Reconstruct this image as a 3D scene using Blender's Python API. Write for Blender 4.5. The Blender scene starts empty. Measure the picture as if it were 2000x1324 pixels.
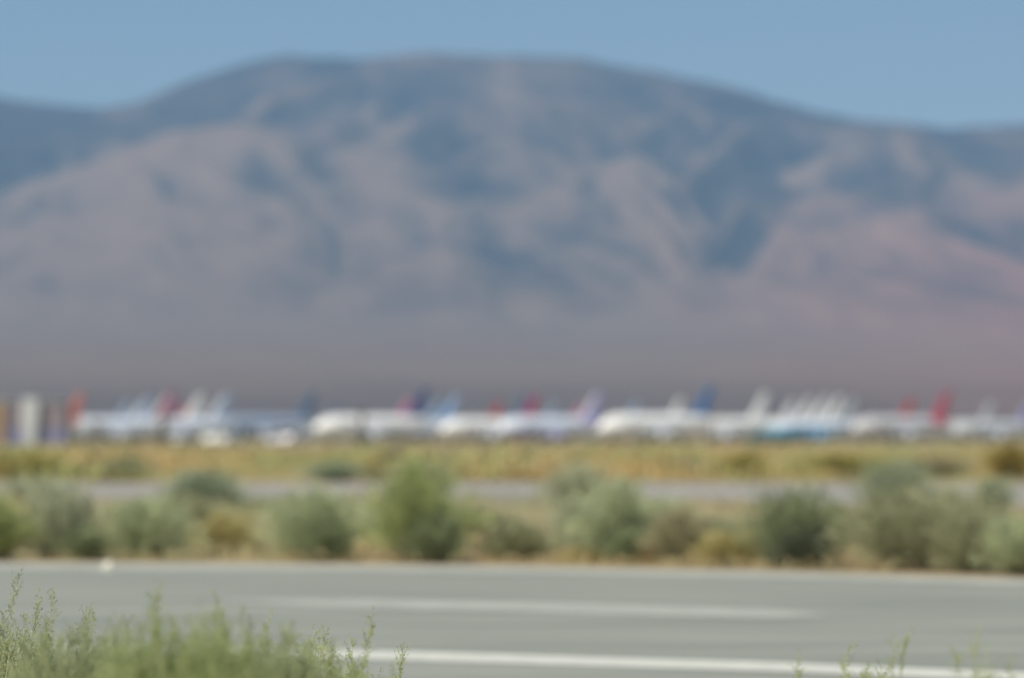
import bpy, math, random
import numpy as np
from mathutils import Vector

R = math.radians
sc = bpy.context.scene
C = sc.collection

# ------------------------------------------------------------------ camera
FPX, EYE, HORIZON = 8000.0, 1.3, 850.0          # focal length in photo pixels, eye height (m), horizon row
cam_data = bpy.data.cameras.new("camera")
cam = bpy.data.objects.new("camera", cam_data); C.objects.link(cam)
cam.location = (0, 0, EYE)
cam.rotation_euler = (R(90) + math.atan((HORIZON - 662) / FPX), 0, 0)
cam_data.sensor_width = 36.0
cam_data.lens = 36.0 * FPX / 2000.0
cam_data.clip_start = 0.5
cam_data.clip_end = 40000
cam_data.dof.use_dof = True
cam_data.dof.focus_distance = 12.9
cam_data.dof.aperture_fstop = 2.3
cam_data.dof.aperture_blades = 0
sc.camera = cam
# ------------------------------------------------------------------ sky + sun
SUN_EL, SUN_AZ = R(46), R(-148)                 # azimuth measured from +Y towards +X
world = bpy.data.worlds.new("World"); sc.world = world; world.use_nodes = True
nt = world.node_tree; nt.nodes.clear()
sky = nt.nodes.new("ShaderNodeTexSky"); sky.sky_type = 'NISHITA'
sky.sun_disc = False; sky.sun_elevation = SUN_EL; sky.sun_rotation = SUN_AZ
sky.altitude = 1500; sky.air_density = 1.0; sky.dust_density = 0.0; sky.ozone_density = 3.2
bg = nt.nodes.new("ShaderNodeBackground"); bg.inputs[1].default_value = 0.065
out = nt.nodes.new("ShaderNodeOutputWorld")
nt.links.new(sky.outputs[0], bg.inputs[0]); nt.links.new(bg.outputs[0], out.inputs[0])
sd = bpy.data.lights.new("sun", 'SUN'); sun = bpy.data.objects.new("sun", sd); C.objects.link(sun)
sd.energy = 4.7; sd.angle = R(0.5); sd.color = (1.0, 0.93, 0.79)
sv = Vector((math.sin(SUN_AZ) * math.cos(SUN_EL), math.cos(SUN_AZ) * math.cos(SUN_EL), math.sin(SUN_EL)))
sun.rotation_euler = sv.to_track_quat('Z', 'Y').to_euler()
sc.view_settings.view_transform = 'Standard'; sc.view_settings.look = 'None'
sc.view_settings.gamma = 1.0; sc.view_settings.exposure = 0.2
sc.render.engine = 'CYCLES'
sc.cycles.use_denoising = True
sc.cycles.use_adaptive_sampling = False
sc.cycles.max_bounces = 6
sc.cycles.volume_bounces = 1
sc.cycles.sample_clamp_indirect = 6
sc.cycles.filter_width = 1.5

# ------------------------------------------------------------------ helpers
def lin(r, g, b):
    f = lambda v: (v / 12.92 if v <= .04045 else ((v + .055) / 1.055) ** 2.4)
    return (f(r / 255), f(g / 255), f(b / 255), 1)

def ground(px, py):
    """point of the level ground that the photograph shows at column px, row py"""
    d = FPX * EYE / (py - HORIZON)
    return Vector((d * (px - 1000) / FPX, d, 0))

def mat(name, col, rough=.8, metal=0.0, noise=0.0, scale=5.0, spec=.3, col2=None, stretch=None):
    m = bpy.data.materials.new(name); m.use_nodes = True
    n = m.node_tree; b = n.nodes["Principled BSDF"]
    b.inputs["Roughness"].default_value = rough; b.inputs["Metallic"].default_value = metal
    b.inputs["Specular IOR Level"].default_value = spec
    b.inputs["Base Color"].default_value = col
    if noise or col2:
        tc = n.nodes.new("ShaderNodeTexCoord"); tx = n.nodes.new("ShaderNodeTexNoise")
        tx.inputs["Scale"].default_value = scale; tx.inputs["Detail"].default_value = 6
        src = tc.outputs["Object"]
        if stretch:
            mp = n.nodes.new("ShaderNodeMapping"); mp.inputs["Scale"].default_value = stretch
            n.links.new(src, mp.inputs[0]); src = mp.outputs[0]
        n.links.new(src, tx.inputs["Vector"])
        rp = n.nodes.new("ShaderNodeMapRange")
        rp.inputs[1].default_value = .3; rp.inputs[2].default_value = .7
        n.links.new(tx.outputs[0], rp.inputs[0])
        mx = n.nodes.new("ShaderNodeMix"); mx.data_type = 'RGBA'
        c2 = col2 or tuple(c * (1 - noise) for c in col[:3]) + (1,)
        mx.inputs[6].default_value = col; mx.inputs[7].default_value = c2
        n.links.new(rp.outputs[0], mx.inputs[0]); n.links.new(mx.outputs[2], b.inputs["Base Color"])
    return m

def leaf_mat(name, c1, c2, trans=.25):
    """foliage: colour runs from c1 to c2 by the 'tint' of each leaf"""
    m = bpy.data.materials.new(name); m.use_nodes = True
    n = m.node_tree; b = n.nodes["Principled BSDF"]
    b.inputs["Roughness"].default_value = .7; b.inputs["Specular IOR Level"].default_value = .2
    at = n.nodes.new("ShaderNodeAttribute"); at.attribute_name = "tint"
    mx = n.nodes.new("ShaderNodeMix"); mx.data_type = 'RGBA'
    mx.inputs[6].default_value = c1; mx.inputs[7].default_value = c2
    n.links.new(at.outputs["Fac"], mx.inputs[0]); n.links.new(mx.outputs[2], b.inputs["Base Color"])
    tr = n.nodes.new("ShaderNodeBsdfTranslucent"); n.links.new(mx.outputs[2], tr.inputs[0])
    ms = n.nodes.new("ShaderNodeMixShader"); ms.inputs[0].default_value = trans
    n.links.new(b.outputs[0], ms.inputs[1]); n.links.new(tr.outputs[0], ms.inputs[2])
    n.links.new(ms.outputs[0], n.nodes["Material Output"].inputs[0])
    return m

def mesh_np(name, V, F, tint=None, smooth=False):
    me = bpy.data.meshes.new(name)
    V = np.asarray(V, dtype=np.float32); F = np.asarray(F, dtype=np.int32)
    k = F.shape[1]
    me.vertices.add(len(V)); me.vertices.foreach_set("co", V.ravel())
    me.loops.add(F.size); me.loops.foreach_set("vertex_index", F.ravel())
    me.polygons.add(len(F))
    me.polygons.foreach_set("loop_start", np.arange(0, F.size, k, dtype=np.int32))
    if smooth: me.polygons.foreach_set("use_smooth", np.ones(len(F), dtype=bool))
    me.update(calc_edges=True)
    if tint is not None:
        a = me.attributes.new("tint", 'FLOAT', 'FACE')
        a.data.foreach_set("value", np.asarray(tint, dtype=np.float32))
    return me

def obj(name, me, m=None, parent=None):
    o = bpy.data.objects.new(name, me); C.objects.link(o)
    if m is not None:
        for q in (m if isinstance(m, list) else [m]): me.materials.append(q)
    if parent is not None: o.parent = parent
    return o

def tag(o, label=None, cat=None, group=None, kind=None):
    if label: o["label"] = label
    if cat: o["category"] = cat
    if group: o["group"] = group
    if kind: o["kind"] = kind
    return o

def empty(name, loc, rz=0.0):
    o = bpy.data.objects.new(name, None); C.objects.link(o)
    o.location = loc; o.rotation_euler = (0, 0, rz); return o

class MB:
    """gathers vertices and faces of one part"""
    def __init__(s): s.v = []; s.f = []; s.mi = []
    def add(s, vs, fs, mi=0):
        k = len(s.v); s.v += [tuple(v) for v in vs]; s.f += [tuple(i + k for i in f) for f in fs]; s.mi += [mi] * len(fs)
    def box(s, x0, x1, y0, y1, z0, z1, mi=0):
        s.add([(x, y, z) for x in (x0, x1) for y in (y0, y1) for z in (z0, z1)],
              [(0, 1, 3, 2), (4, 6, 7, 5), (0, 4, 5, 1), (2, 3, 7, 6), (0, 2, 6, 4), (1, 5, 7, 3)], mi)
    def rings(s, rings, mi=0, cap=True, mfun=None):
        n = len(rings[0]); vs = [v for r in rings for v in r]; fs = []; k0 = len(s.f)
        for i in range(len(rings) - 1):
            for j in range(n):
                fs.append((i * n + j, i * n + (j + 1) % n, (i + 1) * n + (j + 1) % n, (i + 1) * n + j))
        if cap: fs.append(tuple(range(n))[::-1]); fs.append(tuple((len(rings) - 1) * n + j for j in range(n)))
        s.add(vs, fs, mi)
        if mfun:
            for q in range(len(fs)):
                cc = sum((Vector(vs[i]) for i in fs[q]), Vector()) / len(fs[q]); s.mi[k0 + q] = mfun(cc)
    def lathe_x(s, prof, cy, cz, n=16, mi=0):
        s.rings([[(x, cy + r * math.cos(2 * math.pi * j / n), cz + r * math.sin(2 * math.pi * j / n)) for j in range(n)] for x, r in prof], mi)
    def lathe_z(s, prof, cx, cy, n=16, mi=0):
        s.rings([[(cx + r * math.cos(2 * math.pi * j / n), cy + r * math.sin(2 * math.pi * j / n), z) for j in range(n)] for z, r in prof], mi)
    def lathe_y(s, prof, cx, cz, n=16, mi=0):
        s.rings([[(cx + r * math.cos(2 * math.pi * j / n), y, cz + r * math.sin(2 * math.pi * j / n)) for j in range(n)] for y, r in prof], mi)
    def mesh(s, name, smooth=False):
        me = bpy.data.meshes.new(name); me.from_pydata(s.v, [], s.f); me.update()
        me.polygons.foreach_set("material_index", s.mi)
        if smooth: me.polygons.foreach_set("use_smooth", [True] * len(s.f))
        return me
    def build(s, name, m, parent=None, smooth=False): return obj(name, s.mesh(name, smooth), m, parent)

# value noise
_rs = np.random.RandomState(7); _P = _rs.rand(256, 256)
def vnoise(x, y):
    xi = np.floor(x).astype(int); yi = np.floor(y).astype(int); xf = x - xi; yf = y - yi
    u = xf * xf * (3 - 2 * xf); v = yf * yf * (3 - 2 * yf)
    g = lambda a, b: _P[a % 256, b % 256]
    return (g(xi, yi) * (1 - u) + g(xi + 1, yi) * u) * (1 - v) + (g(xi, yi + 1) * (1 - u) + g(xi + 1, yi + 1) * u) * v
def fbm(x, y, o=4):
    s = 0; a = .5; t = 0
    for i in range(o): s = s + a * vnoise(x + 17.3 * i, y + 9.1 * i); t += a; x = x * 2.03; y = y * 2.03; a *= .5
    return s / t
def ridged(x, y, o=4):
    s = 0; a = .5; t = 0
    for i in range(o): s = s + a * (1 - np.abs(2 * vnoise(x + 31.7 * i, y + 5.3 * i) - 1)); t += a; x = x * 2.1; y = y * 2.1; a *= .5
    return s / t

# ------------------------------------------------------------------ ground
m_ground = mat("desert soil", (.38, .29, .175, 1), .95, col2=(.29, .255, .155, 1), scale=.05, spec=.1)
b = MB(); b.add([(-12000, -300, 0), (12000, -300, 0), (12000, 14000, 0), (-12000, 14000, 0)], [(0, 1, 2, 3)])
tag(b.build("ground", m_ground), kind="structure")

def curve_strip(name, near, far, z, m, x0=-1500, x1=3500, step=50):
    """a flat strip between two rows given as functions of the photo column"""
    V = []; F = []; xs = list(range(x0, x1 + 1, step))
    for x in xs:
        for f in (near, far):
            p = ground(x, f(x)); V.append((p.x, p.y, z))
    for i in range(len(xs) - 1): F.append((2 * i, 2 * i + 2, 2 * i + 3, 2 * i + 1))
    me = bpy.data.meshes.new(name); me.from_pydata(V, [], F); me.update()
    return obj(name, me, m)

def asphalt(name, col, col2, crack=.5):
    m = bpy.data.materials.new(name); m.use_nodes = True
    n = m.node_tree; b = n.nodes["Principled BSDF"]
    b.inputs["Roughness"].default_value = .88; b.inputs["Specular IOR Level"].default_value = .25
    tc = n.nodes.new("ShaderNodeTexCoord")
    mp = n.nodes.new("ShaderNodeMapping"); mp.inputs["Scale"].default_value = (.30, 1.1, 1); mp.inputs["Rotation"].default_value = (0, 0, R(-6))
    n.links.new(tc.outputs["Object"], mp.inputs[0])
    a = n.nodes.new("ShaderNodeTexNoise"); a.inputs["Scale"].default_value = 1.0; a.inputs["Detail"].default_value = 7
    n.links.new(mp.outputs[0], a.inputs["Vector"])
    r = n.nodes.new("ShaderNodeMapRange"); r.inputs[1].default_value = .36; r.inputs[2].default_value = .64
    n.links.new(a.outputs[0], r.inputs[0])
    mx = n.nodes.new("ShaderNodeMix"); mx.data_type = 'RGBA'; mx.inputs[6].default_value = col; mx.inputs[7].default_value = col2
    n.links.new(r.outputs[0], mx.inputs[0])
    g = n.nodes.new("ShaderNodeTexNoise"); g.inputs["Scale"].default_value = 60; g.inputs["Detail"].default_value = 3
    n.links.new(tc.outputs["Object"], g.inputs["Vector"])
    m2 = n.nodes.new("ShaderNodeMix"); m2.data_type = 'RGBA'; m2.blend_type = 'MULTIPLY'; m2.inputs[0].default_value = .35
    n.links.new(mx.outputs[2], m2.inputs[6]); n.links.new(g.outputs[0], m2.inputs[7])
    n.links.new(m2.outputs[2], b.inputs["Base Color"])
    bp = n.nodes.new("ShaderNodeBump"); bp.inputs["Strength"].default_value = .3; bp.inputs["Distance"].default_value = .01
    n.links.new(g.outputs[0], bp.inputs["Height"]); n.links.new(bp.outputs[0], b.inputs["Normal"])
    return m

def lerp_tab(tab):
    xs = [t[0] for t in tab]; ys = [t[1] for t in tab]
    return lambda x: float(np.interp(x, xs, ys))
far_edge = lerp_tab([(-1500, 1092), (0, 1099), (500, 1101), (1000, 1106), (1500, 1116), (2000, 1131), (3500, 1185)])
near_edge = lerp_tab([(-1500, 1345), (500, 1350), (1000, 1360), (2000, 1395), (3500, 1450)])
near_line = lerp_tab([(-1500, 1262), (0, 1270), (700, 1280), (1000, 1289), (1500, 1304), (2000, 1324), (3500, 1385)])
mid_line = lerp_tab([(-1500, 1158), (450, 1174), (1000, 1186), (1600, 1203), (2200, 1222), (3500, 1270)])
taper = lambda x: float(np.interp(x, [420, 700, 1500, 1620], [.15, 1, 1, .1]))
m_road = asphalt("pale weathered asphalt", (.36, .38, .34, 1), (.265, .285, .255, 1))
m_road2 = asphalt("dusty far asphalt", (.40, .38, .345, 1), (.33, .315, .29, 1))
m_shoulder = mat("gravel shoulder", (.50, .485, .44, 1), .95, noise=.25, scale=3, spec=.1)
m_paint = mat("road paint", (.62, .63, .57, 1), .7, noise=.18, scale=8, spec=.3)
m_paint_worn = mat("worn road paint", (.43, .45, .41, 1), .8, col2=(.31, .33, .30, 1), scale=2.5)
tag(curve_strip("shoulder", lambda x: far_edge(x) + 14, far_edge, .004, m_shoulder), kind="structure")
tag(curve_strip("road", near_edge, lambda x: far_edge(x) + 4, .008, m_road), kind="structure")
tag(curve_strip("edge_line", lambda x: near_line(x) + 9, lambda x: near_line(x) - 9, .012, m_paint), kind="structure")
tag(curve_strip("centre_line", lambda x: mid_line(x) + 9 * taper(x), lambda x: mid_line(x) - 9 * taper(x), .012, m_paint_worn, 430, 1610, 20), kind="structure")
tag(curve_strip("far_edge_line", lambda x: far_edge(x) + 13, lambda x: far_edge(x) + 5, .012, m_paint_worn), kind="structure")
far_road_top = lerp_tab([(-1500, 946), (1000, 943), (3500, 950)])
far_road_bot = lerp_tab([(-1500, 982), (1000, 982), (2000, 988), (3500, 995)])
tag(curve_strip("far_road", far_road_bot, far_road_top, .008, m_road2), kind="structure")

# ------------------------------------------------------------------ hills
# juniper scrub plus painted slope shade (+), bare tan spurs plus painted light (-)
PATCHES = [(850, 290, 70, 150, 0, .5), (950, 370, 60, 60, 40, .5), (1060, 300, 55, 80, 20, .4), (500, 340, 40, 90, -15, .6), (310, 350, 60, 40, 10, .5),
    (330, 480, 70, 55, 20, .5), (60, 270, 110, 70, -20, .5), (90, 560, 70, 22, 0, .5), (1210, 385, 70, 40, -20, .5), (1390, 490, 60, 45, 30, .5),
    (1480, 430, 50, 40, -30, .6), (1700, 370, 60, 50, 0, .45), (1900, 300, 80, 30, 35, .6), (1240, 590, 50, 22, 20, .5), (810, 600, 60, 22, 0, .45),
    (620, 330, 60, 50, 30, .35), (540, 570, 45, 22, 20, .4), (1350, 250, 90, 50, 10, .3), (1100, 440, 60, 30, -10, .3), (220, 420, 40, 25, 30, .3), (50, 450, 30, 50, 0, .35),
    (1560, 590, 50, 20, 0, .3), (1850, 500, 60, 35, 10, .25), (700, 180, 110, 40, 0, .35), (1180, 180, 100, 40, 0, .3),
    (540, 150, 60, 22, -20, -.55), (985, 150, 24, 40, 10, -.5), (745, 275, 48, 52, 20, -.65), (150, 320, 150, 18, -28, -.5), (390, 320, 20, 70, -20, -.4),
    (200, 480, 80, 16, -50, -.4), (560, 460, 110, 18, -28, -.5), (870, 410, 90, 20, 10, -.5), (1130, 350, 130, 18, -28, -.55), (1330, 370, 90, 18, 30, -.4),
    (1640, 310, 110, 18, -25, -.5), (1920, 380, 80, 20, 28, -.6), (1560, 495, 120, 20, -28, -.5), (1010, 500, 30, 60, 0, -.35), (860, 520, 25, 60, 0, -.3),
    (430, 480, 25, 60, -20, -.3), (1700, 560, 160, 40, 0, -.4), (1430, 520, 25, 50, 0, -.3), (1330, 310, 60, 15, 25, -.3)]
def build_hills():
    na, nr = 620, 430
    px = np.linspace(-2400, 4400, na)                     # azimuth, as photo column
    rr = 2600 * (10500 / 2600) ** np.linspace(0, 1, nr)
    A, D = np.meshgrid(px, rr, indexing='ij')
    wx = (A - 1000) / FPX * D                             # world x
    el = lambda e, r: e * r / FPX                         # rows above the horizon -> metres at distance r
    fan_top = np.interp(A, [-2400, 0, 600, 1100, 1500, 2000, 4400], [190, 245, 240, 225, 235, 215, 230])
    t = np.clip((D - 2600) / (6400 - 2600), 0, 1.6)
    fan = el(fan_top, 6400) * t ** 1.25
    fan += (fbm(wx / 500, D / 900, 4) - .5) * 16 * np.clip(t * 2, 0, 1)
    def layer(tab, rc, wf, wb, pf=1.1, wob=260, seed=0.):
        e = np.interp(A, [q[0] for q in tab], [HORIZON - q[1] for q in tab])
        rc_ = rc + (fbm(A / 260 + seed, A * 0 + seed * 2, 3) - .5) * 2 * wob
        zc = el(e, rc_)
        tf = np.clip((rc_ - D) / wf, 0, 1); tb = np.clip((D - rc_) / wb, 0, 1)
        return zc, np.where(D < rc_, (1 - tf) ** pf, 1 - tb ** 1.4)
    L = []
    main = [(-2400, 260), (-1200, 150), (-500, 215), (-150, 178), (0, 188), (100, 200), (200, 208), (270, 198), (350, 163), (450, 128), (530, 104), (620, 108),
            (700, 108), (850, 98), (1000, 105), (1150, 113), (1300, 142), (1450, 172), (1560, 207), (1700, 235), (1850, 247), (2000, 240),
            (2300, 205), (2900, 260), (3500, 180), (4400, 300)]
    L.append((main, 8800, 2700, 1500, 1.0, 80, 1.))
    L.append(([(-2400, 420), (-700, 480), (-200, 430), (0, 385), (150, 330), (300, 272), (400, 248), (500, 240), (580, 268), (640, 345), (690, 470), (760, 620), (1000, 700), (4400, 700)], 7350, 1500, 800, 1.0, 120, 4.))
    L.append(([(-2400, 700), (380, 620), (480, 492), (600, 440), (700, 415), (790, 392), (880, 402), (960, 470), (1060, 600), (1200, 700), (4400, 700)], 7000, 1150, 650, .9, 100, 9.))
    L.append(([(-2400, 700), (780, 620), (900, 455), (1000, 410), (1090, 362), (1180, 322), (1240, 298), (1300, 330), (1380, 392), (1470, 470), (1560, 610), (1800, 700), (4400, 700)], 7500, 1500, 800, .95, 120, 14.))
    L.append(([(-2400, 700), (1280, 560), (1420, 420), (1520, 350), (1620, 295), (1720, 264), (1800, 262), (1870, 320), (1960, 365), (2080, 400), (2400, 350), (2900, 480), (3400, 380), (4400, 460)], 7900, 1600, 700, .95, 110, 19.))
    L.append(([(-2400, 700), (1300, 640), (1430, 560), (1520, 500), (1620, 458), (1740, 445), (1850, 470), (2000, 500), (2200, 470), (2600, 560), (4400, 600)], 6900, 1000, 600, .9, 90, 23.))
    L.append(([(-2400, 560), (-500, 520), (-200, 560), (0, 500), (90, 470), (180, 420), (260, 450), (330, 560), (420, 640), (4400, 720)], 6900, 800, 500, .9, 90, 29.))
    z = fan.copy(); who = np.zeros_like(z); gl = np.full_like(z, .5); crest = np.zeros_like(z)
    for i, (tab, rc, wf, wb, pf, wob, seed) in enumerate(L):
        zc, s = layer(tab, rc, wf, wb, pf, wob, seed)
        rel = np.clip(zc - fan, 0, None)
        warp = (fbm(A / 300 + seed * 3, D / 1400 + seed, 3) - .5) * 170
        sk = (.34 if i % 2 else -.30) + .5 * (fbm(A / 700 + seed, A * 0, 2) - .5)
        gul = ridged((wx + warp * 1.6 + (D - rc) * sk) / (165 if i else 230) + seed, D / 1100 + seed, 4)
        body = s * (1 - .52 * (1 - gul) * np.clip((1 - s) * 5.0, .0, 1) ** .8)
        zi = fan + rel * body
        up = zi > z; gl = np.where(up, gul, gl); crest = np.where(up, np.clip((s - .72) / .25, 0, 1) * (i > 0), crest); who = np.where(up, i + 1, who); z = np.maximum(z, zi)
    rise = np.clip((z - fan) / 120, 0, 1)
    z += (ridged((wx + D * .3) / 260, D / 520, 4) - .55) * 40 * rise * np.clip((8500 - D) / 900, .12, 1)
    z = np.where(D < 2615, -3, z)
    # scrub and painted shade: stronger in gullies, upper slopes and sides away from sun
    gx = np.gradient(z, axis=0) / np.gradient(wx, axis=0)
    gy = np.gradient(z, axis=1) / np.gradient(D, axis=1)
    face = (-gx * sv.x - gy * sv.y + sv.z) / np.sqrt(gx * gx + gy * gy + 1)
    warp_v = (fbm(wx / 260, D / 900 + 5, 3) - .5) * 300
    veg_shade = .44 + (fbm((wx + (D - 7000) * .28) / 150, D / 1200, 4) - .5) * 1.3 + np.clip((z - 330) / 500, 0, .5) + (.68 - face) * 1.2
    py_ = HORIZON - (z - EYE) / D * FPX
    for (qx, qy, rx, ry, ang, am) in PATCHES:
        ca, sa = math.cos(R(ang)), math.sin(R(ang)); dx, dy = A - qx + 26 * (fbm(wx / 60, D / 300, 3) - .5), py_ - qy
        veg_shade += 1.15 * am * np.exp(-(((dx * ca + dy * sa) / rx) ** 2 + ((-dx * sa + dy * ca) / ry) ** 2) ** 1.3)
    veg_shade += np.where(who == 1, .50, .02) - .45 * crest + (.56 - gl) * 2.4
    veg_shade += (.5 - ridged((wx + warp_v + (D - 7000) * .2) / 85, D / 700, 3)) * 1.2
    veg_shade = (.16 + .80 / (1 + np.exp(-(veg_shade - .46) * 3.6))) * np.clip(rise * 1.3, 0, 1) + .25 * np.clip(1 - rise, 0, 1)
    veg_shade += .30 * np.clip(1 - np.abs(D - 3300) / 1000, 0, 1) * np.clip(.3 + 1.5 * fbm(wx / 200, D / 350, 3), 0, 1) * (1 - rise)
    red = .75 * np.clip((A - 1250) / 700, 0, 1) * np.clip(1.15 - np.abs(z - 230) / 260, 0, 1)  # redder tone towards the right, strongest at middle heights
    V = np.stack([wx, D, z], -1).reshape(-1, 3)
    I = np.arange(na * nr).reshape(na, nr)
    F = np.stack([I[:-1, :-1], I[1:, :-1], I[1:, 1:], I[:-1, 1:]], -1).reshape(-1, 4)
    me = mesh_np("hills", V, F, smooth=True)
    for nm, arr in (("veg_shade", veg_shade), ("red", red)):
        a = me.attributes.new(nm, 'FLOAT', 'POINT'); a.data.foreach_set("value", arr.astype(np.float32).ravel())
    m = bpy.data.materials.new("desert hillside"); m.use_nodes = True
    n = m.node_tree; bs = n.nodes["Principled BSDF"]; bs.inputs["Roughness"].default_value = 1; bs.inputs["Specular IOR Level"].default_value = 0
    av = n.nodes.new("ShaderNodeAttribute"); av.attribute_name = "veg_shade"
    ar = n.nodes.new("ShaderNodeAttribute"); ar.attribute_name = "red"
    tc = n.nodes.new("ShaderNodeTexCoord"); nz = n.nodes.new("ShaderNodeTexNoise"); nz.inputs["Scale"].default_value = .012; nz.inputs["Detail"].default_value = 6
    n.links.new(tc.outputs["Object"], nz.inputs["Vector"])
    m1 = n.nodes.new("ShaderNodeMix"); m1.data_type = 'RGBA'; m1.inputs[6].default_value = SOIL; m1.inputs[7].default_value = REDTONE
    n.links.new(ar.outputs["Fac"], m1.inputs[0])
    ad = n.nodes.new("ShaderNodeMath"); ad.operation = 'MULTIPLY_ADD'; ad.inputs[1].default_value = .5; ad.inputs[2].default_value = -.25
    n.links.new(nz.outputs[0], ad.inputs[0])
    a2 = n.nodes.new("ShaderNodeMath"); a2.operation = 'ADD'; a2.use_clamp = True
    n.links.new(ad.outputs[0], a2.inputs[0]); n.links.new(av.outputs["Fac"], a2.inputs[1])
    m2 = n.nodes.new("ShaderNodeMix"); m2.data_type = 'RGBA'; m2.inputs[7].default_value = SCRUB_SHADE
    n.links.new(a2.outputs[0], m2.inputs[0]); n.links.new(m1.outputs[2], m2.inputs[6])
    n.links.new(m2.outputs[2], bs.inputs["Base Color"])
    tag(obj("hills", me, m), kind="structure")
SOIL = (.27, .18, .13, 1); REDTONE = (.42, .19, .14, 1); SCRUB_SHADE = (.016, .021, .034, 1)  # the darkest tone serves both scrub and painted slope shade
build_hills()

# ------------------------------------------------------------------ haze
def build_haze():
    b = MB(); b.box(-5200, 5200, -60, 10900, -1.2, 1500)
    m = bpy.data.materials.new("haze"); m.use_nodes = True; n = m.node_tree; n.nodes.clear()
    o = n.nodes.new("ShaderNodeOutputMaterial"); v = n.nodes.new("ShaderNodeVolumePrincipled")
    v.inputs["Color"].default_value = (.40, .675, 1.0, 1)
    v.inputs["Density"].default_value = 0.98e-4
    v.inputs["Anisotropy"].default_value = .1
    n.links.new(v.outputs[0], o.inputs["Volume"])
    tag(b.build("haze", m), kind="stuff")
build_haze()

# ------------------------------------------------------------------ airliners
WHITE, GREY = (.88, .88, .86, 1), (.62, .63, .65, 1)
_mc = {}
def paint(col, rough=.3):
    k = tuple(round(c, 3) for c in col)
    if k not in _mc: _mc[k] = mat("aircraft paint", col, rough, spec=.5, noise=.08, scale=.6)
    return _mc[k]
m_dark = mat("dark glass", (.02, .025, .03, 1), .15, spec=.6)
m_tyre = mat("tyre rubber", (.03, .03, .03, 1), .85)
m_steel = mat("bare metal", (.6, .6, .6, 1), .25, metal=1.0)

def foil(b, root, tip, cr, ct, tr, tt, up, mi=0):
    """a tapered flying surface; root and tip are leading edge points, chords run towards -x, 'up' is the thickness axis"""
    prof = [(0, 0), (.12, .5), (.4, .6), (1, .03), (1, -.03), (.4, -.6), (.12, -.5)]
    rs = []
    for P, c, t in ((root, cr, tr), (tip, ct, tt)):
        rs.append([tuple(Vector(P) + Vector((-a * c, 0, 0)) + Vector(up) * (q * t)) for a, q in prof])
    b.rings(rs, mi)

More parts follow.
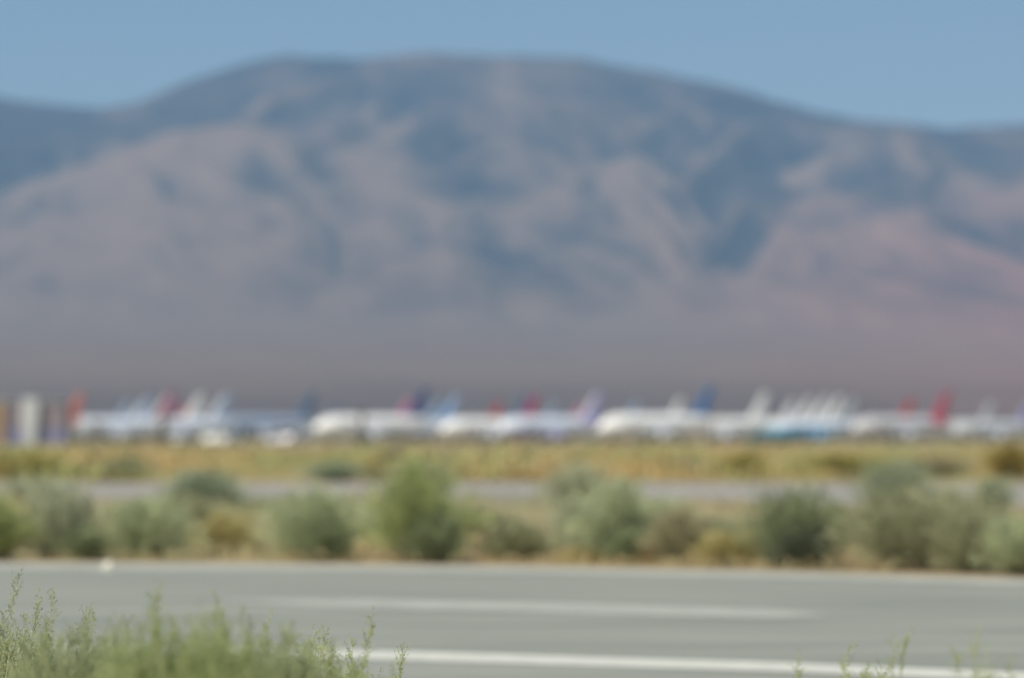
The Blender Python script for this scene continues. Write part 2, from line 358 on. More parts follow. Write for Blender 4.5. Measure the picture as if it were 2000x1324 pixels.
def airliner(fin_px, r, fin, body=WHITE, belly=None, fin2=None, scale=1.0, yaw=43, eng_wing=True, label=""):
    """nose along local +x; parked with the nose towards the left and the camera"""
    belly = belly or body; rear = any(w in label for w in ('coral red', 'lilac rear', 'and rear'))
    Lg, rad, cz = 31.0, 2.0, 3.15
    root = empty("airliner", (0, 0, 0))
    # fuselage
    st = [(0, .05, -.55), (.35, .55, -.45), (1.1, 1.05, -.3), (2.2, 1.5, -.15), (3.6, 1.82, -.05), (5.2, 2.0, 0), (12, 2.0, 0), (20.5, 2.0, 0), (24, 1.72, .25), (27, 1.25, .62), (29.5, .7, 1.0), (31, .28, 1.2)]
    b = MB(); rings = []
    for s, q, dz in st:
        rings.append([(-s, q * math.sin(2 * math.pi * j / 24), cz + dz + q * 1.02 * math.cos(2 * math.pi * j / 24)) for j in range(24)])
    b.rings(rings, 0, True, lambda c: 2 if (rear and c.x < -24.5) else (1 if c.z < cz - (-.45 if belly is TURQ else .75) else 0))
    f = b.build("fuselage", [paint(body), paint(belly), paint(fin)], root, True)
    for sgn in (-1, 1):
        b = MB(); yy = sgn * 1.97
        b.add([(-5.6, yy, cz + .46), (-22.2, yy, cz + .46), (-22.2, yy - sgn * .05, cz + .68), (-5.6, yy - sgn * .05, cz + .68)], [(0, 1, 2, 3)])
        b.build("window_band", m_dark, f)
    b = MB()
    for sgn in (-1, 1):
        b.add([(-1.9, sgn * .25, cz + 1.03), (-1.75, sgn * .95, cz + .78), (-2.75, sgn * 1.25, cz + 1.0), (-2.75, sgn * .3, cz + 1.5)], [(0, 1, 2, 3)])
    b.build("windscreen", m_dark, f)
    # fin
    b = MB(); foil(b, (-24.9, 0, cz + 1.7), (-29.9, 0, cz + 7.0), 5.0, 1.8, .5, .2, (0, 1, 0))
    me = b.mesh("tail_fin", False)
    if fin2:
        me.materials.append(paint(fin)); me.materials.append(paint(fin2)); o = obj("tail_fin", me, None, root)
        for p in me.polygons: p.material_index = 1 if p.center.x > -27.0 and len(p.vertices) == 4 and p.normal.x > .05 else 0
        b2 = MB(); foil(b2, (-24.75, 0, cz + 2.0), (-28.9, 0, cz + 6.3), 1.9, .8, .44, .2, (0, 1, 0)); b2.build("fin_stripe", paint(fin2), o)
    else: obj("tail_fin", me, paint(fin), root)
    for sgn in (-1, 1):
        b = MB(); foil(b, (-26.6, sgn * .6, cz + 1.0), (-30.2, sgn * 5.6, cz + 1.45), 3.4, 1.3, .3, .12, (0, 0, 1)); b.build("tailplane", paint(body), root)
        b = MB(); foil(b, (-10.6, sgn * 1.5, cz - 1.2), (-18.2, sgn * 14.2, cz + .15), 6.4, 1.6, .75, .2, (0, 0, 1)); b.build("wing", paint(GREY), root)
        if eng_wing:
            b = MB(); b.lathe_x([(-10.0, .72), (-9.6, .92), (-10.3, 1.02), (-12.0, .98), (-13.4, .62), (-13.5, .3)][::-1], sgn * 5.0, cz - 1.75, 18)
            e = b.build("engine", paint(belly if belly != body else GREY), root, True)
            b = MB(); b.lathe_x([(-9.95, .1), (-9.56, .90), (-9.72, .95)], sgn * 5.0, cz - 1.75, 18); b.build("intake", m_dark, e)
        else:
            b = MB(); b.lathe_x([(-21.2, .55), (-20.8, .72), (-22.0, .8), (-24.6, .7), (-25.6, .4)][::-1], sgn * 2.7, cz + .55, 18); b.build("engine", paint(GREY), root, True)
    for gx, gy in ((-4.2, 0), (-16.0, 2.6), (-16.0, -2.6)):
        b = MB(); b.box(gx - .12, gx + .12, gy - .12, gy + .12, .5, cz - 1.2)
        for w in (-.3, .3): b.lathe_y([(gy + w - .16, .4), (gy + w - .16, .5), (gy + w + .16, .5), (gy + w + .16, .4)], gx, .5, 14)
        b.build("landing_gear", m_tyre, root)
    scale *= .86
    th = R(yaw); h = Vector((-math.cos(th), -math.sin(th), 0)); q = scale
    ft = Vector(((fin_px - 1000) / FPX * r, r, 0))                # where the fin tip stands
    org = ft + h * (29.8 * .88 * q)
    root.location = org; root.rotation_euler = (0, 0, math.atan2(h.y, h.x)); root.scale = (q * .88, q, q)
    tag(root, label, "airliner", "airliners parked in storage rows")
    return root

NAVY, STEEL, BLUE = (.07, .09, .23, 1), (.12, .18, .28, 1), (.08, .18, .40, 1)
CORAL, REDC, MAG, PINK = (.70, .26, .20, 1), (.55, .10, .09, 1), (.50, .09, .19, 1), (.62, .24, .38, 1)
PALE, LILAC, SKYB, TURQ = (.40, .50, .66, 1), (.42, .38, .66, 1), (.42, .56, .80, 1), (.12, .42, .68, 1)
LBODY = (.72, .77, .85, 1)
planes = [   # fin column, distance, fin, body, belly, second fin colour, scale, label
    (153, 625, CORAL, WHITE, None, None, .9, "white airliner with coral red tail fin just right of the hangar"),
    (248, 830, PALE, LBODY, None, None, .95, "far pale airliner whose small grey blue fin is first right of the coral fin"),
    (285, 760, SKYB, LBODY, None, WHITE, .95, "pale airliner with white edged light blue fin, second fin right of the coral one"),
    (330, 690, MAG, LBODY, None, WHITE, .97, "pale blue airliner with thin dark pink fin edged white"),
    (364, 880, REDC, WHITE, None, None, .95, "airliner whose dark red fin peeps out left of a tall white fin"),
    (388, 735, WHITE, WHITE, None, None, 1.0, "white airliner with tall plain white fin beside a dark red fin"),
    (440, 690, PALE, LBODY, None, WHITE, 1.0, "pale blue airliner with faded blue fin standing behind the white van"),
    (606, 900, STEEL, (.32, .38, .50, 1), None, None, 1.25, "blue grey airliner painted dim for shade, with steel blue fin left of the bright white nose"),  # shade is put into the dim body colour
    (655, 950, STEEL, GREY, None, None, .95, "distant airliner showing only a faint dark fin above a bright white fuselage"),
    (795, 740, PINK, WHITE, None, None, .92, "white airliner with pink fin left of a navy fin"),
    (826, 665, NAVY, WHITE, None, None, 1.02, "long bright white airliner with navy fin beside a pink fin"),
    (850, 860, PALE, WHITE, None, None, 1.0, "airliner with pale grey fin right behind the navy fin"),
    (865, 790, STEEL, SKYB, None, None, .95, "light blue airliner with dark teal fin between two pale fins"),
    (886, 710, SKYB, SKYB, None, None, .95, "light blue airliner with light blue fin, rightmost of the group by the navy fin"),
    (972, 700, REDC, WHITE, None, None, .88, "white airliner with broad brick red fin on its own"),
    (1024, 800, STEEL, WHITE, None, None, 1.08, "white airliner with dark teal fin touching a magenta fin"),
    (1042, 690, MAG, WHITE, None, None, .93, "white airliner with magenta fin near the middle of the row"),
    (1078, 800, PALE, LBODY, None, None, .9, "airliner with low grey blue fin right of the magenta fin"),
    (1133, 830, PINK, LBODY, None, None, .95, "pale airliner with faint pink fin left of the lilac fin"),
    (1166, 675, LILAC, LBODY, LILAC, WHITE, .98, "white airliner with lilac and white fin and lilac rear"),
    (1240, 860, PALE, WHITE, None, None, 1.0, "airliner with pale grey fin above the tallest white fuselage"),
    (1326, 800, WHITE, WHITE, None, None, .98, "airliner with small white fin left of the big blue fin"),
    (1382, 610, BLUE, WHITE, None, None, 1.0, "big white airliner with the tallest bright blue fin"),
    (1490, 615, WHITE, WHITE, None, None, .92, "white airliner with large white fin right of the big blue fin"),
    (1545, 900, WHITE, WHITE, TURQ, None, 1.05, "blue bellied airliner with leftmost white fin of a cluster of five"),
    (1577, 840, WHITE, WHITE, TURQ, None, 1.05, "blue bellied airliner with second white fin of a cluster of five"),
    (1608, 780, WHITE, WHITE, TURQ, None, 1.0, "blue bellied airliner with middle white fin of a cluster of five"),
    (1636, 725, WHITE, WHITE, TURQ, None, .95, "blue bellied airliner with fourth white fin of a cluster of five"),
    (1664, 670, (.55, .58, .60, 1), LBODY, TURQ, None, .85, "nearest blue bellied airliner with rightmost grey white fin of a cluster of five"),
    (1776, 800, REDC, (.55, .55, .56, 1), None, None, 1.0, "greyish airliner with plain red fin left of the crimson fin"),
    (1846, 660, (.55, .09, .14, 1), (.58, .57, .58, 1), None, None, .98, "greyish white airliner with crimson fin and rear, right of the plain red fin"),
    (1932, 900, GREY, GREY, None, None, 1.0, "faint grey airliner far behind between crimson fin and right edge"),
    (2008, 690, LILAC, (.58, .60, .62, 1), None, None, .85, "white airliner with dull violet fin at the right edge"),
]
done = []
for i, (fx, r, fin, body, belly, fin2, q, lab) in enumerate(planes):
    th = R(43); nrm = Vector((math.sin(th), -math.cos(th))); hv = Vector((-math.cos(th), -math.sin(th)))
    while True:                                                   # keep neighbouring aircraft a wing's width apart
        p = Vector(((fx - 1000) / FPX * r, r)); ok = True
        for pp, qq in done:
            d = p - pp
            if abs(d.dot(nrm)) < 14.4 * (q + qq) * .52 and abs(d.dot(hv)) < 26: ok = False
        if ok: break
        r += 7
    done.append((p, q))
    airliner(fx, r, fin, body, belly, fin2, q, eng_wing=(i % 4 != 1), label=lab)

# ------------------------------------------------------------------ hangar, posts, vehicles
def hangar():
    r = 590; k = r / FPX
    X = lambda px: (px - 1000) * k
    root = empty("hangar", (X(40), r, 0))
    x0, x1 = X(-420) - X(40), X(128) - X(40)
    wall = mat("dull hangar cladding", (.21, .18, .19, 1), .8, noise=.15, scale=.5, stretch=(6, 1, .3))
    base = mat("blue base band", (.17, .17, .27, 1), .7, noise=.15, scale=.6)
    wht = mat("white pillar paint", (.46, .48, .48, 1), .6, noise=.1, scale=.8)
    orange = mat("orange paint", (.38, .25, .12, 1), .6, noise=.1, scale=1)
    b = MB(); b.box(x0, x1, 0, 7, 2.3, 6.0); b.build("wall", wall, root)
    b = MB(); b.box(x0 - .05, x1 + .05, -.05, 7.05, 0, 2.3); b.build("base_band", base, root)
    b = MB(); b.add([(x0 - .3, -.3, 6.0), (x1 + .1, -.3, 6.0), (x1 + .1, 7.3, 6.0), (x0 - .3, 7.3, 6.0), (x0 - .3, 3.5, 6.5), (x1 + .1, 3.5, 6.5)],
                    [(0, 1, 5, 4), (2, 3, 4, 5), (1, 2, 5), (3, 0, 4), (3, 2, 1, 0)]); b.build("roof", mat("grey roof sheet", (.24, .23, .21, 1), .6, noise=.1), root)
    c = X(61) - X(40)
    b = MB(); b.rings([[(c - w, -1.6, z), (c + w, -1.6, z), (c + w, -.06, z), (c - w, -.06, z)] for z, w in ((0, .75), (2, .85), (4, 1.1), (6.6, 1.1))]); b.build("pillar", wht, root)
    c = X(0) - X(40)
    b = MB(); b.box(c - .6, c + .45, -1.2, -.06, 0, 6.0); b.build("door_frame", orange, root)
    tag(root, "low grey hangar with blue base band and one white pillar at left edge", "hangar")
hangar()

m_wood = mat("weathered wood", (.10, .08, .055, 1), .9, noise=.3, scale=3)
m_crossarm = m_wood
for px, top, r, lab in ((190, 822, 300, "thin dark post standing right of the coral fin"), (319, 806, 300, "thin dark post in front of the pale blue airliners"), (707, 800, 330, "thin dark post in front of the bright white airliner")):
    o = empty("utility_post", ((px - 1000) / FPX * r, r, 0)); H = EYE + (HORIZON - top) * r / FPX
    b = MB(); b.lathe_z([(0, .2), (H * .6, .18), (H, .15)], 0, 0, 10); b.build("pole", m_wood, o)
    b = MB(); b.box(-.45, .45, -.16, -.11, H - .35, H - .22); b.build("crossarm", m_wood, o)
    tag(o, lab, "post", "dark posts before the airliners")

def van(px, r, col, lab, yaw=0, low=False):
    o = empty("parked_van" if not low else "parked_car", ((px - 1000) / FPX * r, r, 0), R(yaw))
    H = 2.2 if not low else 1.45; hood = 1.25 if not low else .95; W = .98; Lf = -2.4
    p = mat("vehicle paint", col, .2, spec=.6)
    sec = [(-2.45, .45, hood * .75, W * .9), (-2.3, .4, hood, W), (-1.35, .4, hood + .08, W), (-.45, .4, H, W * .9), (1.3 if low else 2.3, .4, H, W * .9), (2.35, .4, hood + .2, W), (2.45, .5, hood * .8, W * .95)]
    b = MB(); rs = []
    for y, z0, z1, w in sec:
        rs.append([(-w * .95, y, z0), (w * .95, y, z0), (w, y, z0 + .2), (w, y, min(hood, z1)), (w * .9, y, z1 - .05), (w * .6, y, z1), (-w * .6, y, z1), (-w * .9, y, z1 - .05), (-w, y, min(hood, z1)), (-w, y, z0 + .2)])
    b.rings(rs); b.build("body", p, o, False)
    b = MB(); V = []; F = []; nu, nv = 12, 8                      # a bowed windscreen, proud of the body
    for i in range(nu):
        for j in range(nv):
            u = i / (nu - 1) * 2 - 1; v = j / (nv - 1); bow = .16 * (1 - u * u) + .10 * (1 - (2 * v - 1) ** 2)
            V.append((u * W * .82, -1.30 + .84 * v - bow, hood + .12 + (H - hood - .2) * v + bow * .4))
    for i in range(nu - 1):
        for j in range(nv - 1): F.append((i * nv + j, (i + 1) * nv + j, (i + 1) * nv + j + 1, i * nv + j + 1))
    b.add(V, F); b.build("windscreen", mat("windscreen glass", (.5, .52, .5, 1), .07, metal=1.0), o, True)
    for sx in (-1, 1):
        b = MB(); b.lathe_y([(-2.52, .02), (-2.50, .10), (-2.44, .15), (-2.38, .15)], sx * .68, hood * .68, 16); b.build("headlight", m_steel, o, True)
        b = MB(); b.box(sx * (W + .004), sx * (W + .02), -.4, 1.1, hood + .05, min(H - .3, hood + .6)); b.build("side_window", m_dark, o)
        for y in (-1.5, 1.5):
            b = MB(); b.lathe_x([(sx * .98 - .12, .25), (sx * .98 - .11, .34), (sx * .98 + .11, .34), (sx * .98 + .12, .25)], y, .34, 18); w_ = b.build("wheel", m_tyre, o)
            b = MB(); b.lathe_x([(sx * .98 + sx * .122, .2), (sx * .98 + sx * .13, .05)], y, .34, 14); b.build("rim", m_steel, w_)
    tag(o, lab, "van" if not low else "car")
van(420, 560, (.80, .80, .74, 1), "cream white van glinting in front of the faded blue fin", -18)
van(447, 560, (.72, .72, .68, 1), "white van parked right beside the cream one", -22)
van(357, 550, (.45, .42, .40, 1), "dull grey car glinting left of the two vans", -20, True)
van(543, 550, (.62, .60, .62, 1), "silver grey car, left of the glinting pair near the steel blue fin", -20, True)
van(567, 550, (.72, .68, .70, 1), "pale van, right of the glinting pair near the steel blue fin", -18)

# small domed marker on the far road edge, its glint painted as pale colour
def marker(px, py):
    g = ground(px, py)
    o = empty("road_marker", (g.x, g.y, .008))
    b = MB(); b.lathe_z([(0, .09), (.015, .09), (.02, .075)], 0, 0, 20); b.build("base_plate", mat("cast base", (.5, .5, .46, 1), .5), o)
    b = MB(); b.lathe_z([(.02, .06), (.045, .056), (.065, .042), (.08, .025), (.086, .004)], 0, 0, 28); b.build("dome", mat("pale glint paint", (.62, .60, .50, 1), .3, spec=.6), o, True)
    tag(o, "small domed marker with a glint painted as pale colour on the far edge of the near road", "road marker")
marker(213, 1113)

# ------------------------------------------------------------------ plants
def quads(P, D, W, L, rng, tint):
    """leaf quads at P along D"""
    n = len(P); D = D / np.linalg.norm(D, axis=1, keepdims=True)
    S = np.cross(D, rng.normal(size=(n, 3))); S /= np.linalg.norm(S, axis=1, keepdims=True)
    W = np.asarray(W).reshape(-1, 1); L = np.asarray(L).reshape(-1, 1)
    V = np.stack([P - S * W * .35, P + D * L * .45 - S * W * .5, P + D * L, P + D * L * .45 + S * W * .5], 1).reshape(-1, 3)
    return V, np.arange(4 * n).reshape(n, 4), tint

def stems_np(B, T, w, rng, bend=.12, seg=3):
    """thin three sided stems from base points B to tips T"""
    n = len(B); k = seg + 1; V = []
    off = rng.normal(size=(n, 3)) * bend * np.linalg.norm(T - B, axis=1, keepdims=True); off[:, 2] *= .2
    ang = rng.rand(n) * 6.28
    for i in range(k):
        t = i / seg; c = B * (1 - t) + T * t + off * (t * (1 - t)) + np.array([0, 0, 1]) * (np.linalg.norm(T - B, axis=1, keepdims=True) * .15 * t * (1 - t))
        rr = (w * (1 - .7 * t)).reshape(-1, 1)
        for a in range(3):
            q = ang + a * 2.094
            V.append(c + np.stack([np.cos(q), np.sin(q), q * 0], 1) * rr)
    V = np.stack(V, 1)                                            # n, k*3, 3
    F = []
    for i in range(seg):
        for a in range(3): F.append((i * 3 + a, i * 3 + (a + 1) % 3, (i + 1) * 3 + (a + 1) % 3, (i + 1) * 3 + a))
    F = np.array(F)[None] + (np.arange(n) * k * 3)[:, None, None]
    return V.reshape(-1, 3), F.reshape(-1, 4)

def shrub(px, base, wpx, hpx, c1, c2, label, cat="shrub", dens=1.0, leaf=1.0, group=None, name="desert_shrub", seed=None):
    g = ground(px, base); s = g.y / FPX; w = wpx * s / 2 * 1.16; h = hpx * s * .92
    rng = np.random.RandomState(seed if seed is not None else int(px * 7 + base * 13) % 99999)
    o = empty(name, g, rng.rand() * .4)
    # wands fan out from the root crown to an uneven dome; leaves sit along their outer part
    nw = int(520 * dens)
    ph = rng.rand(nw) * 6.28; th = np.abs(rng.normal(size=nw)) * .72; th = np.where(th > 1.35, rng.rand(nw) * 1.2, th)
    lobe = 1 + .16 * np.sin(ph * 3 + rng.rand() * 6) + .12 * np.sin(ph * 5 + rng.rand() * 6) + .10 * np.sin(th * 7 + ph * 2)
    q = np.clip(th / 1.15, 0, 1.15)
    reach = rng.uniform(.62, 1.06, nw) * lobe
    T = np.stack([np.cos(ph) * w * np.sin(q * 1.45) * 1.04 * reach, np.sin(ph) * w * np.sin(q * 1.45) * 1.04 * reach, h * np.cos(q * 1.22) ** .75 * reach], 1)
    T[:, 2] = np.clip(T[:, 2], h * .06, h * 1.08)
    B = rng.normal(size=(nw, 3)) * np.array([w * .16, w * .16, 0])
    V, F = stems_np(B, T, np.full(nw, .0035 * (w / .5) ** .5), rng, .08)
    obj("stems", mesh_np("stems", V, F), m_stem, o)
    per = 13; i = np.repeat(np.arange(nw), per); n = len(i)
    s_ = .30 + .74 * rng.rand(n) ** .75
    ax = T - B
    P = B[i] + ax[i] * s_[:, None] + rng.normal(size=(n, 3)) * h * .035
    P[:, 2] = np.maximum(P[:, 2], .01)
    Dv = ax[i] / np.linalg.norm(ax[i], axis=1, keepdims=True) + rng.normal(size=(n, 3)) * .28
    sz = (.026 + .03 * rng.rand(n)) * leaf * (w / .5) ** .5
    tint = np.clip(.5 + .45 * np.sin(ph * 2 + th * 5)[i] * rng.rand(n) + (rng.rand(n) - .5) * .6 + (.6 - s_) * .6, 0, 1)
    V, F, t = quads(P, Dv, sz * .24, sz * 2.4, rng, tint)
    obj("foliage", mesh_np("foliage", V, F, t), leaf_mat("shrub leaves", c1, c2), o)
    tag(o, label, cat, group); return o
m_stem = mat("shrub stem", (.20, .19, .12, 1), .9)
c = lambda r, g, b: (r, g, b, 1)
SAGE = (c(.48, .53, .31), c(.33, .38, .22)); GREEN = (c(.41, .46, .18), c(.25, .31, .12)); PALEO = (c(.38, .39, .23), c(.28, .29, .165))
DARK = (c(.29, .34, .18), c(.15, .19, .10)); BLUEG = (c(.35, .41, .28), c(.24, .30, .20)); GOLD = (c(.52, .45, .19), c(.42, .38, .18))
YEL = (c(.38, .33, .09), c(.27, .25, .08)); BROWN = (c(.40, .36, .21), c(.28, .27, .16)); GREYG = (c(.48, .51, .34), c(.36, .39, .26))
for a in [
    (-10, 1094, 150, 118, *GREEN, "bright green shrub cut by the left edge beside the near road"),
    (115, 1092, 170, 145, *GREYG, "tall pale grey green shrub, second from left beside the near road"),
    (170, 1094, 90, 60, *DARK, "low dark shrub at the foot of the tall pale grey green one"),  # dark foliage in place of the tall shrub's shaded foot
    (285, 1093, 190, 112, *SAGE, "rounded sage shrub between the tall pale one and the golden bush"),
    (395, 1001, 165, 78, *BLUEG, "blue green shrub standing at the near side of the far road, left of centre"),
    (440, 1086, 120, 76, *GOLD, "golden yellow bush between two sage shrubs"),
    (612, 1095, 195, 135, *SAGE, "sage shrub with dark right foot, left of the tallest green shrub"),
    (640, 1097, 90, 72, *DARK, "dark twiggy clump at the right foot of the sage shrub"),  # stands in for shade on the sage shrub's right side
    (812, 1098, 215, 185, *GREEN, "tallest green shrub, a round dome beside the near road"),
    (852, 1100, 110, 90, *DARK, "dark clump under the right side of the tallest green shrub"),  # dark leaves added as the green dome's shaded side
    (820, 962, 150, 60, *PALEO, "faint olive bush behind the tallest green shrub"),
    (1010, 1097, 150, 70, *PALEO, "low faded olive bush right of the tallest green shrub"),
    (1130, 1000, 150, 90, *GREYG, "pale loose bush on the near side of the far road, right of centre"),
    (1205, 1100, 185, 155, *SAGE, "upright grey green shrub in the middle of the roadside row"),
    (1228, 1102, 90, 60, *DARK, "dark low clump under the upright grey green shrub"),  # added as shade below the upright shrub
    (1325, 1104, 130, 105, *BROWN, "brownish dry shrub left of the golden grass tuft"),
    (1550, 1109, 195, 150, *DARK, "darkest green shrub, a dense dome right of the golden grass tuft"),
    (1565, 1111, 130, 72, c(.14, .16, .10), c(.09, .11, .07), "blackish clump at the foot of the darkest green shrub"),  # near-black leaves act as shade at the dome's foot
    (1745, 1004, 150, 100, *BLUEG, "round blue green shrub before the far road near the right edge"),
    (1770, 1114, 230, 150, *PALEO, "broad pale olive shrub right of the darkest green one"),
    (1900, 1118, 190, 120, *PALEO, "olive shrub between the broad one and the right edge"),
    (60, 1003, 150, 62, *GREYG, "pale bush on the near side of the far road at the left edge"),
    (350, 1040, 190, 66, *PALEO, "low olive bush behind the golden yellow one"),
    (705, 1060, 130, 60, *GREYG, "small pale bush between the sage and the tallest green shrub"),
    (940, 1050, 170, 46, *PALEO, "low faded bush in the open ground right of the tallest green shrub"),
    (1130, 1085, 130, 105, *GREYG, "pale loose bush at the left side of the upright grey green shrub"),
    (1290, 1060, 150, 75, *SAGE, "sage bush behind the brownish dry shrub"),
    (1390, 1085, 120, 62, *PALEO, "faint olive bush behind the golden grass tuft"),
    (1640, 1085, 150, 90, *PALEO, "pale olive bush filling the gap right of the darkest green shrub"),
    (1850, 1062, 260, 100, *PALEO, "broad olive bush behind the roadside row near the right edge"),
    (150, 938, 150, 30, *PALEO, "low olive bush beyond the far road next to the yellow green one"),
    (900, 938, 210, 30, *PALEO, "long low olive bush beyond the far road at centre"),
    (1060, 937, 200, 34, *GREYG, "long pale bush beyond the far road right of centre"),
    (1340, 936, 150, 36, *PALEO, "olive bush beyond the far road left of the dark yellow one"),
    (1830, 934, 170, 40, *BROWN, "brownish bush beyond the far road left of the deep golden one"),
    (1990, 1124, 130, 105, *SAGE, "sage shrub cut by the right edge beside the near road"),
    (1940, 1004, 80, 62, *BLUEG, "small blue green bush before the far road at the right edge"),
    (55, 941, 180, 56, *YEL, "yellow green bush beyond the far road at the left edge"),
    (250, 939, 70, 44, *DARK, "small dark olive bush beyond the far road, left part"),
    (240, 940, 130, 38, *PALEO, "pale olive bush around the small dark one beyond the far road"),
    (655, 941, 130, 36, *BLUEG, "low blue green bush beyond the far road"),
    (725, 940, 70, 40, *GOLD, "small golden bush beyond the far road, right of the blue green one"),
    (770, 912, 70, 28, c(.12, .09, .06), c(.09, .07, .05), "dark brown bush in the field beyond the far road"),
    (1245, 938, 90, 34, *YEL, "small yellow bush beyond the far road, right of centre"),
    (1450, 939, 110, 52, *YEL, "dark yellow bush beyond the far road, left of the long golden one"),
    (1650, 938, 200, 48, *YEL, "long low golden bush beyond the far road"),
    (1690, 938, 70, 36, *DARK, "small dark bush at the right end of the long golden one"),
    (1975, 938, 130, 72, c(.34, .25, .05), c(.25, .19, .045), "deep golden bush beyond the far road at the right edge"),
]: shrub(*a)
for a in [
    (1425, 1107, 130, 58, *GOLD, "golden dry grass tuft between brownish and darkest green shrubs"),
    (1275, 1102, 70, 26, c(.60, .34, .12), c(.45, .28, .12), "orange dry grass tuft at the road edge, left of the brownish shrub"),
    (1145, 1100, 90, 22, *GOLD, "low yellow grass tuft at the road edge, left of the upright shrub"),
]: shrub(*a, cat="grass tuft", name="grass_tuft")

def field(name, label_kind, d0, d1, n, hgt, cols, seed, leafw=1.0, keep=None, blades=8, px0=-900, px1=2900):
    """ground cover: countless small tufts of dry grass and low scrub"""
    rng = np.random.RandomState(seed)
    d = 1 / (1 / d0 + rng.rand(n) * (1 / d1 - 1 / d0)); px = rng.uniform(px0, px1, n); x = (px - 1000) / FPX * d
    if keep is not None:
        py = HORIZON + FPX * EYE / d; ok = keep(px, py); d, x = d[ok], x[ok]; n = len(d)
    cov = fbm(x / 7 + 50, d / 16 + 20, 3)
    h = hgt * (.35 + 1.1 * rng.rand(n)) * np.clip((cov - .25) * 2.2, .25, 1.4)
    if keep is not None: h = h * np.where(d < 43.5, .6, 1)
    i = np.repeat(np.arange(n), blades); m = len(i)
    sp = (h[i] * .55)[:, None]
    P = np.stack([x[i], d[i], h[i] * 0], 1) + np.concatenate([rng.normal(size=(m, 2)) * sp, np.zeros((m, 1))], 1)
    P[:, 2] = h[i] * rng.rand(m) * .5
    Dv = np.concatenate([rng.normal(size=(m, 2)) * .5, np.ones((m, 1))], 1)
    L = h[i] * rng.uniform(.4, .8, m)
    tint = np.clip((fbm(x / 4 + 9, d / 11, 3)[i] - .5) * 3.0 + .5 + (rng.rand(n)[i] - .5) * .5, 0, 1)
    V, F, t = quads(P, Dv, h[i] * .16 * leafw, L, rng, tint)
    o = obj(name, mesh_np(name, V, F, t), leaf_mat("dry scrub", *cols))
    tag(o, label_kind, "ground cover", kind="stuff")
def between(px, py):
    fe = np.interp(px, [-1500, 0, 1000, 2000, 3500], [1092, 1099, 1106, 1131, 1185])
    fb = np.interp(px, [-1500, 1000, 2000, 3500], [982, 982, 988, 995])
    return (py < fe - 3) & (py > fb + 2)
field("dry_grass", "straw coloured dry grass between the two roads", 39, 79, 17000, .25, (c(.46, .37, .21), c(.30, .33, .18)), 3, keep=between)
field("dry_scrub", "yellow brown scrub covering the field beyond the far road", 113, 420, 17000, .6, (c(.50, .37, .17), c(.34, .37, .15)), 5, leafw=1.3)
field("far_scrub", "dark far scrub on the plain behind the airliners", 1000, 1600, 3500, 2.6, (c(.16, .15, .09), c(.10, .12, .08)), 6, leafw=1.6, blades=6)

# ---- foreground plants
m_fstem = mat("green stem", (.36, .38, .20, 1), .7)
def sprigs(o, B, T, rng, leafcol, stemw=.0018, nbr=12, brlen=.07, leafn=15, leafs=.0075, start=.45, bend=.06):
    """stems from B to T with short forked twigs and tiny leaves towards the tip"""
    n = len(B); V1, F1 = stems_np(B, T, np.full(n, stemw), rng, bend, 6)
    ax = T - B; Lg = np.linalg.norm(ax, axis=1)
    i = np.repeat(np.arange(n), nbr); m = len(i)
    t = start + (1 - start) * rng.rand(m) ** .8
    mid = np.array([0, 0, 1]) * (Lg[i] * .15 * t * (1 - t))[:, None]
    P = B[i] + ax[i] * t[:, None] + mid
    a = rng.rand(m) * 6.28
    Dv = ax[i] / Lg[i][:, None] + np.stack([np.cos(a), np.sin(a), a * 0], 1) * rng.uniform(.25, .85, (m, 1))
    Dv /= np.linalg.norm(Dv, axis=1, keepdims=True)
    bl = brlen * rng.uniform(.5, 1.25, m) * np.clip(1.45 - t, .3, 1)
    Q = P + Dv * bl[:, None]; Q[:, 2] += bl * .15
    V2, F2 = stems_np(P, Q, np.full(m, stemw * .5), rng, .08, 2)
    V = np.concatenate([V1, V2]); F = np.concatenate([F1, F2 + len(V1)])
    obj("stems", mesh_np("stems", V, F), m_fstem, o)
    j = np.repeat(np.arange(m), leafn); k = len(j); s = rng.rand(k) ** .7
    LP = P[j] + (Q - P)[j] * s[:, None] + rng.normal(size=(k, 3)) * .003
    LD = (Q - P)[j] / bl[j][:, None] + rng.normal(size=(k, 3)) * .55
    sz = leafs * rng.uniform(.5, 1.3, k)
    V, F, tt = quads(LP, LD, sz * .34, sz, rng, np.clip(rng.rand(n)[i][j] * .5 + rng.rand(k) * .5, 0, 1))
    obj("leaves", mesh_np("leaves", V, F, tt), leafcol, o)

lf_sage = leaf_mat("sage leaves", c(.44, .50, .29), c(.29, .36, .20), .4)
lf_yel = leaf_mat("yellow green leaves", c(.46, .53, .24), c(.30, .38, .16), .4)
def bush(px, d, top, wpx, n, leaf, label, seed, **kw):
    rng = np.random.RandomState(seed); s = d / FPX
    x = (px - 1000) * s; H = EYE + (HORIZON - top) * s; w = wpx * s / 2
    o = empty("feathery_bush", (x, d, 0))
    q = np.sqrt(rng.rand(n)); a = rng.rand(n) * 6.28
    T = np.stack([np.cos(a) * q * w + .05 * rng.rand(n), np.sin(a) * q * w * .8, H * (1 - .15 * q ** 2) * rng.uniform(.84, 1.0, n)], 1)
    B = np.stack([np.cos(a) * q * w * .25, np.sin(a) * q * w * .22, a * 0], 1)
    sprigs(o, B, T, rng, leaf, **kw)
    tag(o, label, "bush", "feathery bushes in the foreground"); return o
bush(-60, 13.2, 1190, 330, 110, lf_sage, "sharp feathery bush cut by the left edge in the foreground", 11, nbr=26, brlen=.06, start=.3)
bush(170, 10.0, 1198, 360, 180, lf_sage, "grey green feathery bush right of the sharp one at the left edge", 12, nbr=30, start=.3)
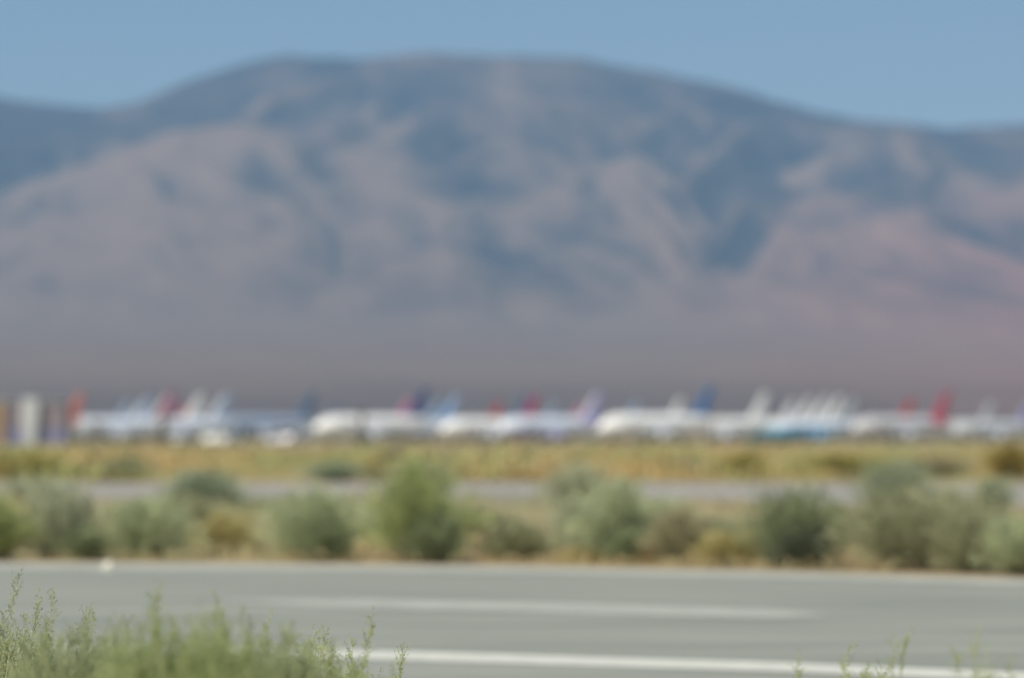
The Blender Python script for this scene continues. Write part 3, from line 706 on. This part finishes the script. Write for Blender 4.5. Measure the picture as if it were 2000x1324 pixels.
bush(330, 8.5, 1194, 400, 240, lf_yel, "blurred yellow green bush, nearest of the foreground bushes", 13, nbr=30, stemw=.0016, leafs=.0075, start=.3, brlen=.085)
bush(470, 9.3, 1208, 380, 230, lf_sage, "blurred bush with drooping top in the middle of the foreground clump", 14, nbr=30, leafs=.0075, start=.3, brlen=.085)
bush(575, 10.9, 1246, 380, 160, lf_yel, "sharper low feathery bush at the right end of the foreground clump", 15, nbr=28, leafs=.0075, start=.3, brlen=.08)
bush(40, 15.5, 1240, 480, 200, lf_sage, "pale bush behind the others at the bottom left corner", 16, nbr=26, start=.3)
bush(400, 15.5, 1270, 420, 200, lf_yel, "yellowish bush behind the blurred ones in the foreground clump", 18, nbr=26, start=.3)
bush(690, 12.4, 1292, 220, 30, lf_yel, "thin straggly bush beyond the right end of the foreground clump", 17, nbr=18, brlen=.05)

def stalk(px, d, top, label, seed, leaf=None, n=2, spread=14, lean=0, nbr=15, brlen=.08, **kw):
    rng = np.random.RandomState(seed); s = d / FPX; x = (px - 1000) * s; H = EYE + (HORIZON - top) * s
    o = empty("weed_stalk", (x - lean * s, d, 0))
    T = np.stack([rng.normal(size=n) * spread * s, rng.normal(size=n) * .02, H * (1 - .04 * np.arange(n))], 1); T[:, 0] += lean * s; T[0, 0] = lean * s
    B = rng.normal(size=(n, 3)) * np.array([.02, .02, 0])
    sprigs(o, B, T, rng, leaf or lf_yel, nbr=nbr, brlen=brlen, start=kw.pop('start', .72), bend=.03, **kw)
    tag(o, label, "weed", "tall weed stalks in the foreground")
for a in [
    (38, 12.2, 1128, "tallest sharp weed stalk at the far left", 1, lf_sage, 2, 10, 60),
    (78, 12.6, 1168, "weed stalk with bushy tip, right of the tallest one", 2, lf_sage, 3, 12, 50),
    (108, 12.0, 1162, "slender leaning weed stalk between the bushy tipped one and the clump", 3, lf_sage, 2, 8, 60),
    (175, 13.4, 1186, "soft pale weed stalk above the grey green bush", 4, lf_sage, 3, 20, 20),
    (308, 9.4, 1155, "blurred weed stalk rising highest over the middle of the clump", 5, lf_yel, 3, 12, 0),
    (425, 9.8, 1180, "blurred weed stalk with rounded tip, right of the middle one", 6, lf_yel, 3, 14, 0),
    (522, 10.8, 1212, "weed stalk with leaning tip over the right part of the clump", 7, lf_yel, 3, 12, 10),
    (617, 11.8, 1236, "pale weed stalk right of the clump, left of its sharp twin", 8, lf_yel, 2, 8, 10),
    (632, 12.3, 1240, "sharp narrow weed stalk right of the clump", 9, lf_sage, 1, 6, 0),
    (728, 11.2, 1203, "faint thin weed stalk leaning right over the road", 10, lf_yel, 1, 6, 40),
    (786, 12.4, 1272, "short sharp weed stalk over the white line, rightmost of the left clump", 11, lf_yel, 2, 8, 0),
    (690, 12.2, 1262, "short bent weed stalk where the white line begins", 12, lf_yel, 2, 14, 10),
    (1556, 12.0, 1296, "small sharp weed tip, leftmost of those at the bottom right", 13, lf_yel, 2, 8, 0),
    (1650, 12.2, 1280, "leafy weed tip over the white line at bottom right", 14, lf_yel, 3, 12, 0),
    (1686, 12.0, 1290, "leafy weed tip directly right of another over the white line", 15, lf_yel, 3, 12, 20),
    (1722, 12.4, 1298, "tiny weed tip between leafy pair and the tall faint stalk", 19, lf_yel, 1, 8, 10),
    (1765, 11.6, 1240, "tall faint weed stalk at the bottom right", 16, lf_yel, 2, 14, 0),
    (1905, 10.6, 1255, "blurred leafy weed near the bottom right corner", 17, lf_yel, 4, 18, 0),
    (1935, 10.4, 1285, "blurred low weed closest to the bottom right corner", 18, lf_yel, 3, 16, 0),
]:
    px, d, top, lab, seed, leaf, n, sp, lean = a
    d = {True: d - 1.3, False: d + .15}[px > 1500]
    stalk(px, d, top, lab, seed, leaf, n, sp, lean + 25)
